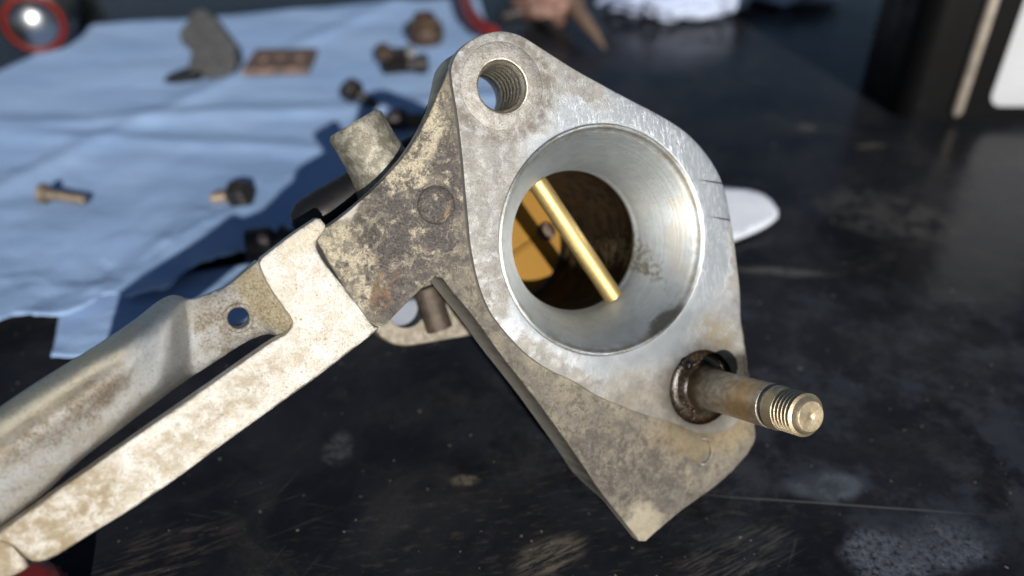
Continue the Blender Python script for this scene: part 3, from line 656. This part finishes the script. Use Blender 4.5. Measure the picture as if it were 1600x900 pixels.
def tw_h(x, y, u, v):
    z = tw_flat(x, y)+.6*abs(fb(x+y*.6, y*1.6, .010, 8))*2
    k = max(0, (v-.70)/.30); k = k*k*(3-2*k)
    z += k*(3.4+3.4*fb(x, y*.5, .028, 3)+1.0*abs(fb(x, y, .07, 7)))
    z += 1.6*math.exp(-((y-330-.12*x+6*fb(x, y, .01))/7)**2)+1.2*math.exp(-((y-275+.1*x)/6)**2)+1.3*math.exp(-((x+150-.5*(y-300))/7)**2)
    return max(z, .5)
cloth('paper_towel', BLUE, P['tw_top'], P['tw_bot'], P['tw_l'], P['tw_r'], tw_h, 150, 130, 'large sheet of blue paper towel laid under the small bolts', 5.)
cloth('paper_towel', BLUE, P['t2_top'], P['t2_bot'], [P['t2_top'][0], P['t2_bot'][0]], [P['t2_top'][-1], P['t2_bot'][-1]],
      lambda x, y, u, v: .8+.5*abs(fb(x, y, .05, 4))+1.2*abs(fb(x, y, .09, 2))*v, 60, 24, 'lower fold of blue paper towel showing in shade below the large sheet, behind the arm', 2.)
bm = bmesh.new(); cap(bm, [resample(chaikin(P['scrap'], 1), 2)], 0, 2.2)
bmesh.ops.remove_doubles(bm, verts=bm.verts, dist=1e-4)
for v_ in bm.verts: v_.co.z = max(.3, 2.4+.5*fb(v_.co.x, v_.co.y, .06)+.2*(v_.co.y-225))
o = build('paper_scrap', bm, towel_mat('clean_white_paper', (.50, .54, .62), (.58, .62, .69))); sm = o.modifiers.new('thickness', 'SOLIDIFY'); sm.thickness = .0012; sm.offset = -1
tag(o, 'white rounded paper tab poking out to the right behind the carburettor', 'paper')
def crumple(name, pos, rx, ry, rz_, seed, label):
    bm = bmesh.new(); bmesh.ops.create_icosphere(bm, subdivisions=5, radius=1)
    for v_ in bm.verts:
        d = v_.co.normalized()
        r = 1+.35*noise.fractal(d*2.2+Vector((seed, 0, 0)), 1, 2, 4)+.22*abs(noise.noise(d*5+Vector((0, seed, 0))))
        v_.co = Vector((d.x*rx*r, d.y*ry*r, max(d.z*rz_*r, -rz_*.72)+rz_*.72))
    o = build(name, bm, WHITE); o.location = (pos[0]*MM, pos[1]*MM, .0002)
    tag(o, label, 'paper')
crumple('crumpled_paper', (P['crump1'][0]+4, P['crump1'][1]+12), 36, 22, 13, 3, 'larger crumpled white paper at the far edge, beside the rusty pliers')
crumple('crumpled_paper', (P['crump2'][0]+2, P['crump2'][1]+12), 26, 16, 8, 8, 'smaller crumpled white paper lying right of the larger one, towards the black bottle')
# ------------------------------------------------------------------ small hardware on the towel
OLD = simple('old_brown_steel', (.10, .065, .045), .45, .5, .5, .5, .5, .4)
DARK = simple('blackened_steel', (.03, .026, .026), .4, .4, .5, .4, .5, .4)
DULL = simple('dull_brass_steel', (.26, .21, .16), .5, .5, .5, .4, .5, .3)
GREY = simple('grey_bent_steel', (.022, .024, .027), .5, .3, .5, .45, .3, .4)
RUST = simple('rusty_plate_steel', (.17, .11, .085), .6, .3, .4, .5, .25, .6, (.08, .06, .055))
def bolt(px, heading, length, r, hr, hh, label, hm, sm_, hexa=True, tip=None, name='bolt'):
    x, y = px; z = max(tw_flat(x, y), 2)+1.2
    root = empty(name, (x, y, z), heading)
    tag(root, label, name, 'small hardware laid out on the blue paper towel')
    tilt = math.atan2(hr-r, length)
    mt = Matrix.Translation((0, 0, hr)) @ Matrix.Rotation(tilt, 4, 'Y') @ Matrix.Rotation(R(90), 4, 'Y')
    bm = bmesh.new()
    lathe(bm, [(0, -hh), (hr*.8, -hh), (hr, -hh*.8), (hr, -hh*.1), (hr*.9, 0), (0, 0)], 6 if hexa else 24, mt)
    build('head', bm, hm, root, sharp=30)
    bm = bmesh.new(); pr = [(0, -.1), (r, -.1), (r, length*.25)]; z_ = length*.25
    while z_ < length-1: pr += [(r, z_), (r*.84, z_+.4), (r, z_+.8)]; z_ += .8
    pr += [(r*.75, length), (0, length)]
    lathe(bm, pr, 20, mt); s = build('shank', bm, sm_, root, sharp=35)
    if tip:
        bm = bmesh.new(); lathe(bm, [(0, length-1.6), (r*1.3, length-1.6), (r*1.25, length+1.8), (r*.8, length+2.6), (0, length+2.6)], 20, mt)
        build('tip', bm, tip, root, sharp=35)
    return root
PALE = simple('bright_plated_steel', (.62, .58, .5), .3, .9)
bolt(P['bolt_a'], R(25), 10, 2.6, 4.4, 5, 'dark bolt with a bright plated tip, below the round brown nut', OLD, DARK, True, PALE)
bolt(P['bolt_b'], R(184), 15, 3.2, 4.2, 5, 'dark stubby bolt in front of the bright-tipped bolt', DARK, DARK, False)
bolt((P['screw_c'][0]-3, P['screw_c'][1]+3), R(-38), 12, 2.0, 4.6, 5, 'small black screw just above the nozzle of the carburettor', DARK, DARK, False, name='screw')
bolt((P['bolt_d'][0]-5.5, P['bolt_d'][1]+1), R(-4), 12.5, 1.75, 3.4, 2.6, 'pale brass screw lying alone at the left of the towel', DULL, DULL, False, name='screw')
bolt((P['bolt_e'][0]+1, P['bolt_e'][1]), R(165), 8, 2.1, 4.6, 6, 'brass bolt with thick dark head in the middle of the towel', DARK, DULL, True)
x, y = P['nut']; n_ = empty('nut', (x, y, tw_flat(x, y)+1.1)); tag(n_, 'lumpy round brown nut farthest back on the towel', 'nut', 'small hardware laid out on the blue paper towel')
bm = bmesh.new(); lathe(bm, [(3.4, 0), (8.4, 0), (8.9, 1), (8.9, 7), (8.2, 8.5), (5.5, 9), (5.2, 13), (3.4, 13.2), (3.2, 5), (3.4, 0)], 12, Matrix.Rotation(R(8), 4, 'X'))
build('nut_body', bm, OLD, n_, sharp=28)
bm = bmesh.new(); lathe(bm, [(5.0, 9.0), (6.4, 9.2), (6.6, 10.2), (5.0, 10.6)], 24); build('washer', bm, DULL, n_, sharp=40)
x, y = P['rod']; r_ = empty('spacer', (x, y, tw_flat(x, y)+.9), R(8)); tag(r_, 'dark brown rod end showing between the nozzle and the web', 'rod', 'small hardware laid out on the blue paper towel')
bm = bmesh.new(); lathe(bm, [(0, -14), (2.5, -14), (2.9, -13.2), (2.9, 13), (2.4, 14), (0, 14)], 24, Matrix.Translation((0, 0, 3)) @ Matrix.Rotation(R(90), 4, 'Y')); build('rod_body', bm, OLD, r_, sharp=40)
bm = bmesh.new(); lathe(bm, [(2.9, -3), (4.1, -3), (4.1, 3), (2.9, 3)], 24, Matrix.Translation((-5, 0, 4)) @ Matrix.Rotation(R(90), 4, 'Y')); build('collar', bm, DARK, r_, sharp=40)
x, y = P['dark']; r_ = empty('plug', (x, y, 4.5), R(14)); tag(r_, 'black plug lying on the shaded towel just above the arm', 'plug', 'small hardware laid out on the blue paper towel')
bm = bmesh.new(); lathe(bm, [(0, -7.5), (4.4, -7.5), (4.9, -6.8), (4.9, 0), (3.6, .6), (3.6, 14), (0, 14)], 28, Matrix.Translation((0, 0, 5)) @ Matrix.Rotation(R(90), 4, 'Y')); build('plug_body', bm, DARK, r_, sharp=40)
bm = bmesh.new(); lathe(bm, [(3.6, 2), (5, 2.2), (5, 4), (3.6, 4.2)], 28, Matrix.Translation((0, 0, 5)) @ Matrix.Rotation(R(90), 4, 'Y')); build('flange_ring', bm, DARK, r_, sharp=40)
# bent bracket and rusty plate
def slab(bm, pts, zl, th, mat): 
    """plate of outline pts (2D) with thickness th, placed by matrix"""
    k = [bm.verts.new(mat @ Vector((p[0], p[1], 0))) for p in pts]; q = [bm.verts.new(mat @ Vector((p[0], p[1], th))) for p in pts]
    bm.faces.new(k[::-1]); bm.faces.new(q); n = len(pts)
    for i in range(n): bm.faces.new((k[i], k[(i+1) % n], q[(i+1) % n], q[i]))
x, y = P['bracket']; br = empty('bracket', (x, y, tw_flat(x, y)+1), R(4)); br.scale = (.78, .8, .76); br.location.x -= .003
tag(br, 'bent dark grey steel bracket standing on the towel beside the rusty plate', 'bracket')
up_m = Matrix.Translation((4, 6, 0)) @ Matrix.Rotation(R(72), 4, 'X')
bm = bmesh.new(); slab(bm, [(-7, 0), (17, 0), (20, 8), (19, 16), (14, 23), (9, 31), (4, 35), (-2, 34), (-4, 29), (-11, 23), (-10, 17), (-4, 12), (-8, 6)], 0, 8, up_m)
bmesh.ops.bevel(bm, geom=list(bm.edges), offset=.7, segments=2, affect='EDGES'); build('upright', bm, GREY, br, sharp=40)
bm = bmesh.new(); slab(bm, [(-18, -4), (-12, -7), (3, -8), (4, 6), (-8, 10), (-16, 4)], 0, 3.5, Matrix.Translation((0, 0, 0)) @ Matrix.Rotation(R(-9), 4, 'Y') @ Matrix.Translation((0, 0, .4)))
bmesh.ops.bevel(bm, geom=list(bm.edges), offset=.7, segments=2, affect='EDGES'); build('foot', bm, GREY, br, sharp=40)
bm = bmesh.new(); slab(bm, [(0, 0), (13, 0), (15, 9), (9, 18), (3, 15)], 0, 3, Matrix.Translation((4, -3, 0)) @ Matrix.Rotation(R(58), 4, 'X') @ Matrix.Rotation(R(12), 4, 'Y'))
bmesh.ops.bevel(bm, geom=list(bm.edges), offset=.7, segments=2, affect='EDGES'); build('gusset', bm, GREY, br, sharp=40)
x, y = P['plate']; pl = empty('steel_plate', (x, y, tw_flat(x, y)+1.1), R(3)); tag(pl, 'small rusty brown rectangular plate with hole lying flat on the towel', 'plate')
bmx = plate([Vector(p) for p in ((-15, -14), (13.5, -13), (14, 12), (-14, 12.5))], [circle(0, 0, 3.2, 28)], 3.4, 0, .5, 4, lambda x, y: .25*fb(x, y, .2))
build('plate_body', bmx, RUST, pl, sharp=40)
for sx_ in (-1, 1):
    bm = bmesh.new(); lathe(bm, [(0, 5.2), (1.6, 5.2), (2.8, 4.6), (3.3, 3.2), (0, 3.2)], 20, Matrix.Translation((sx_*8, -1, 0))); build('stud_head', bm, RUST, pl, sharp=50)
# ------------------------------------------------------------------ things at the edges of the table
x, y = P['torch']
hz = Vector((-.30, .95, 0)).normalized()
t = empty('torch', (x, y, 0)); tag(t, 'black torch with chrome domed end and red ring at the far left corner', 'torch')
mt = frame((0, 0, 16), -hz)
BLK = simple('black_plastic', (.006, .006, .007), .3, 0, .4, .2); CHR = simple('chrome', (.36, .37, .39), .28, 1, .5, .15, .2, .05); RED = simple('red_plastic', (.17, .013, .008), .35, 0, .5, .25)
bm = bmesh.new(); lathe(bm, [(0, -120), (13, -120), (14, -118), (14, -40), (16, -30), (16, -2), (15.5, 0), (13.5, 1.2), (0, 1.2)], 48, mt); build('torch_body', bm, BLK, t, sharp=40)
bm = bmesh.new(); lathe(bm, [(11.2, 1.0), (13.3, 1.0), (13.6, 2), (13.3, 3.4), (12.2, 3.9), (11.3, 3.2)], 48, mt); build('red_ring', bm, RED, t, sharp=60)
bm = bmesh.new(); lathe(bm, [(11.25, 1.1), (10.8, 3.4), (9.4, 5.4), (7, 7.2), (4, 8.4), (2.2, 8.8), (0, 9.1)], 40, mt); build('chrome_dome', bm, CHR, t, sharp=60)
# pliers
(ax, ay), (bx_, by_), (cx, cy) = P['pl0'], P['pl1'], P['pl2']
t = empty('pliers', (bx_, by_, 0)); tag(t, 'rusty pliers with curved red grip lying behind the carburettor', 'pliers')
TAN = simple('tan_rusted_steel', (.24, .16, .115), .55, .3, .4, .4, .3, .4); PINK = simple('rust_pink_steel', (.20, .115, .09), .55, .3, .4, .4, .25, .5)
J = Vector((bx_, by_, 0))
bm = bmesh.new(); tube(bm, [Vector((p[0], p[1], 8))-J for p in P['grip']], [4.0, 4.0, 4.0, 3.8, 3.2], 20); build('grip', bm, RED, t, sharp=60)
bm = bmesh.new(); tube(bm, [Vector((-26, -4, 7)), Vector((-16, 2, 8)), Vector((-6, 4, 9))], [3.4, 4.4, 5], 16); build('handle', bm, DARK, t, sharp=60)
bm = bmesh.new()
bmesh.ops.create_icosphere(bm, subdivisions=4, radius=1)
for v_ in bm.verts:
    d = v_.co.copy(); r = 1+.28*noise.fractal(d*1.6+Vector((4, 1, 0)), 1, 2, 3)
    v_.co = Vector((d.x*17*r-2, d.y*12*r+6, max(d.z*11*r+11, .2)))
build('joint', bm, PINK, t)
bm = bmesh.new(); e = Vector((cx-bx_, cy-by_, 2.5))
tube(bm, [Vector((6, 16, 12)), Vector((10, 4, 12)), e*.55+Vector((3, 0, 8)), e*.8+Vector((1, 0, 4)), e], [5.2, 4.6, 3.4, 2.2, .6], 14)
build('jaw', bm, TAN, t, sharp=60)
bm = bmesh.new(); tube(bm, [Vector((-2, 10, 6)), Vector((-4, -4, 6)), Vector((2, -16, 4)), Vector((10, -24, 2))], [4.2, 3.6, 2.4, .8], 14); build('jaw', bm, DARK, t, sharp=60)
# black canister with a white label
def rrect(x0, x1, y0, y1, r, n=6):
    out = []
    for cx_, cy_, a0 in ((x1-r, y1-r, 0), (x0+r, y1-r, 90), (x0+r, y0+r, 180), (x1-r, y0+r, 270)):
        out += [Vector((cx_+r*math.cos(R(a0+k*90/n)), cy_+r*math.sin(R(a0+k*90/n)))) for k in range(n+1)]
    return out
x, y = P['bottle']
t = empty('canister', (x, y, 0)); tag(t, 'tall black canister with white label and pale strip added as its vertical highlight, at the right', 'canister')
GLOSS = simple('satin_black_canister', (.003, .003, .0035), .45, 0, .1, .2, .1, .02)
CW = 86
bm = plate(rrect(0, CW, 0, 48, 9), [], 128, .2, 4, 12, None, 2); build('canister_body', bm, GLOSS, t, sharp=40)
bm = bmesh.new(); lathe(bm, [(0, 127), (12, 127), (12.5, 128), (12.5, 142), (11.5, 144), (0, 144)], 48, Matrix.Translation((60, 24, 0))); build('screw_cap', bm, BLK, t, sharp=40)
bm = bmesh.new()  # pale strip added to stand for the sun streak down the canister
tube(bm, [(22.6, -.6, 2.5), (22.6, -.9, 4), (22.6, -.9, 40), (22.6, -.9, 78), (22.6, -.9, 80)], [1.2, 2.3, 2.3, 2.2, 1.4], 20)
build('highlight_strip', bm, simple('painted_highlight', (.42, .37, .31), .5, .35, .5, .35, .12, .1), t, sharp=60)
bm = bmesh.new(); bmesh.ops.create_uvsphere(bm, u_segments=20, v_segments=12, radius=2.4, matrix=Matrix.Translation((22.6, -1, 86))); build('rivet', bm, CHR, t)
bm = bmesh.new(); bmesh.ops.create_uvsphere(bm, u_segments=20, v_segments=12, radius=2.0, matrix=Matrix.Translation((13, -1, 89))); build('rivet', bm, OLD, t)
bm = plate(rrect(35, 82, 6, 92, 5), [], .25, 0, .05, 8); bmesh.ops.transform(bm, matrix=Matrix.Rotation(R(90), 4, 'X'), verts=bm.verts)
build('label', bm, simple('white_label', (.46, .48, .51), .5, 0, .4, .06), t, sharp=40)
# red plastic cap below the end of the arm
x, y = P['red']
t = empty('cap', (x, y, 0)); tag(t, 'red plastic cap just showing under the left end of the carburettor arm', 'cap')
bm = bmesh.new(); lathe(bm, [(0, 0), (8.5, 0), (9, .6), (9, 9), (8.2, 11), (6, 11.8), (0, 12)], 40); build('cap_body', bm, RED, t, sharp=50)
bm = bmesh.new()
for k in range(24):
    a = k*math.pi/12; box(bm, -.4, .4, -.35, .35, 1, 8, Matrix.Rotation(a, 4, 'Z') @ Matrix.Translation((9.1, 0, 0)))
build('ribs', bm, RED, t, sharp=30)
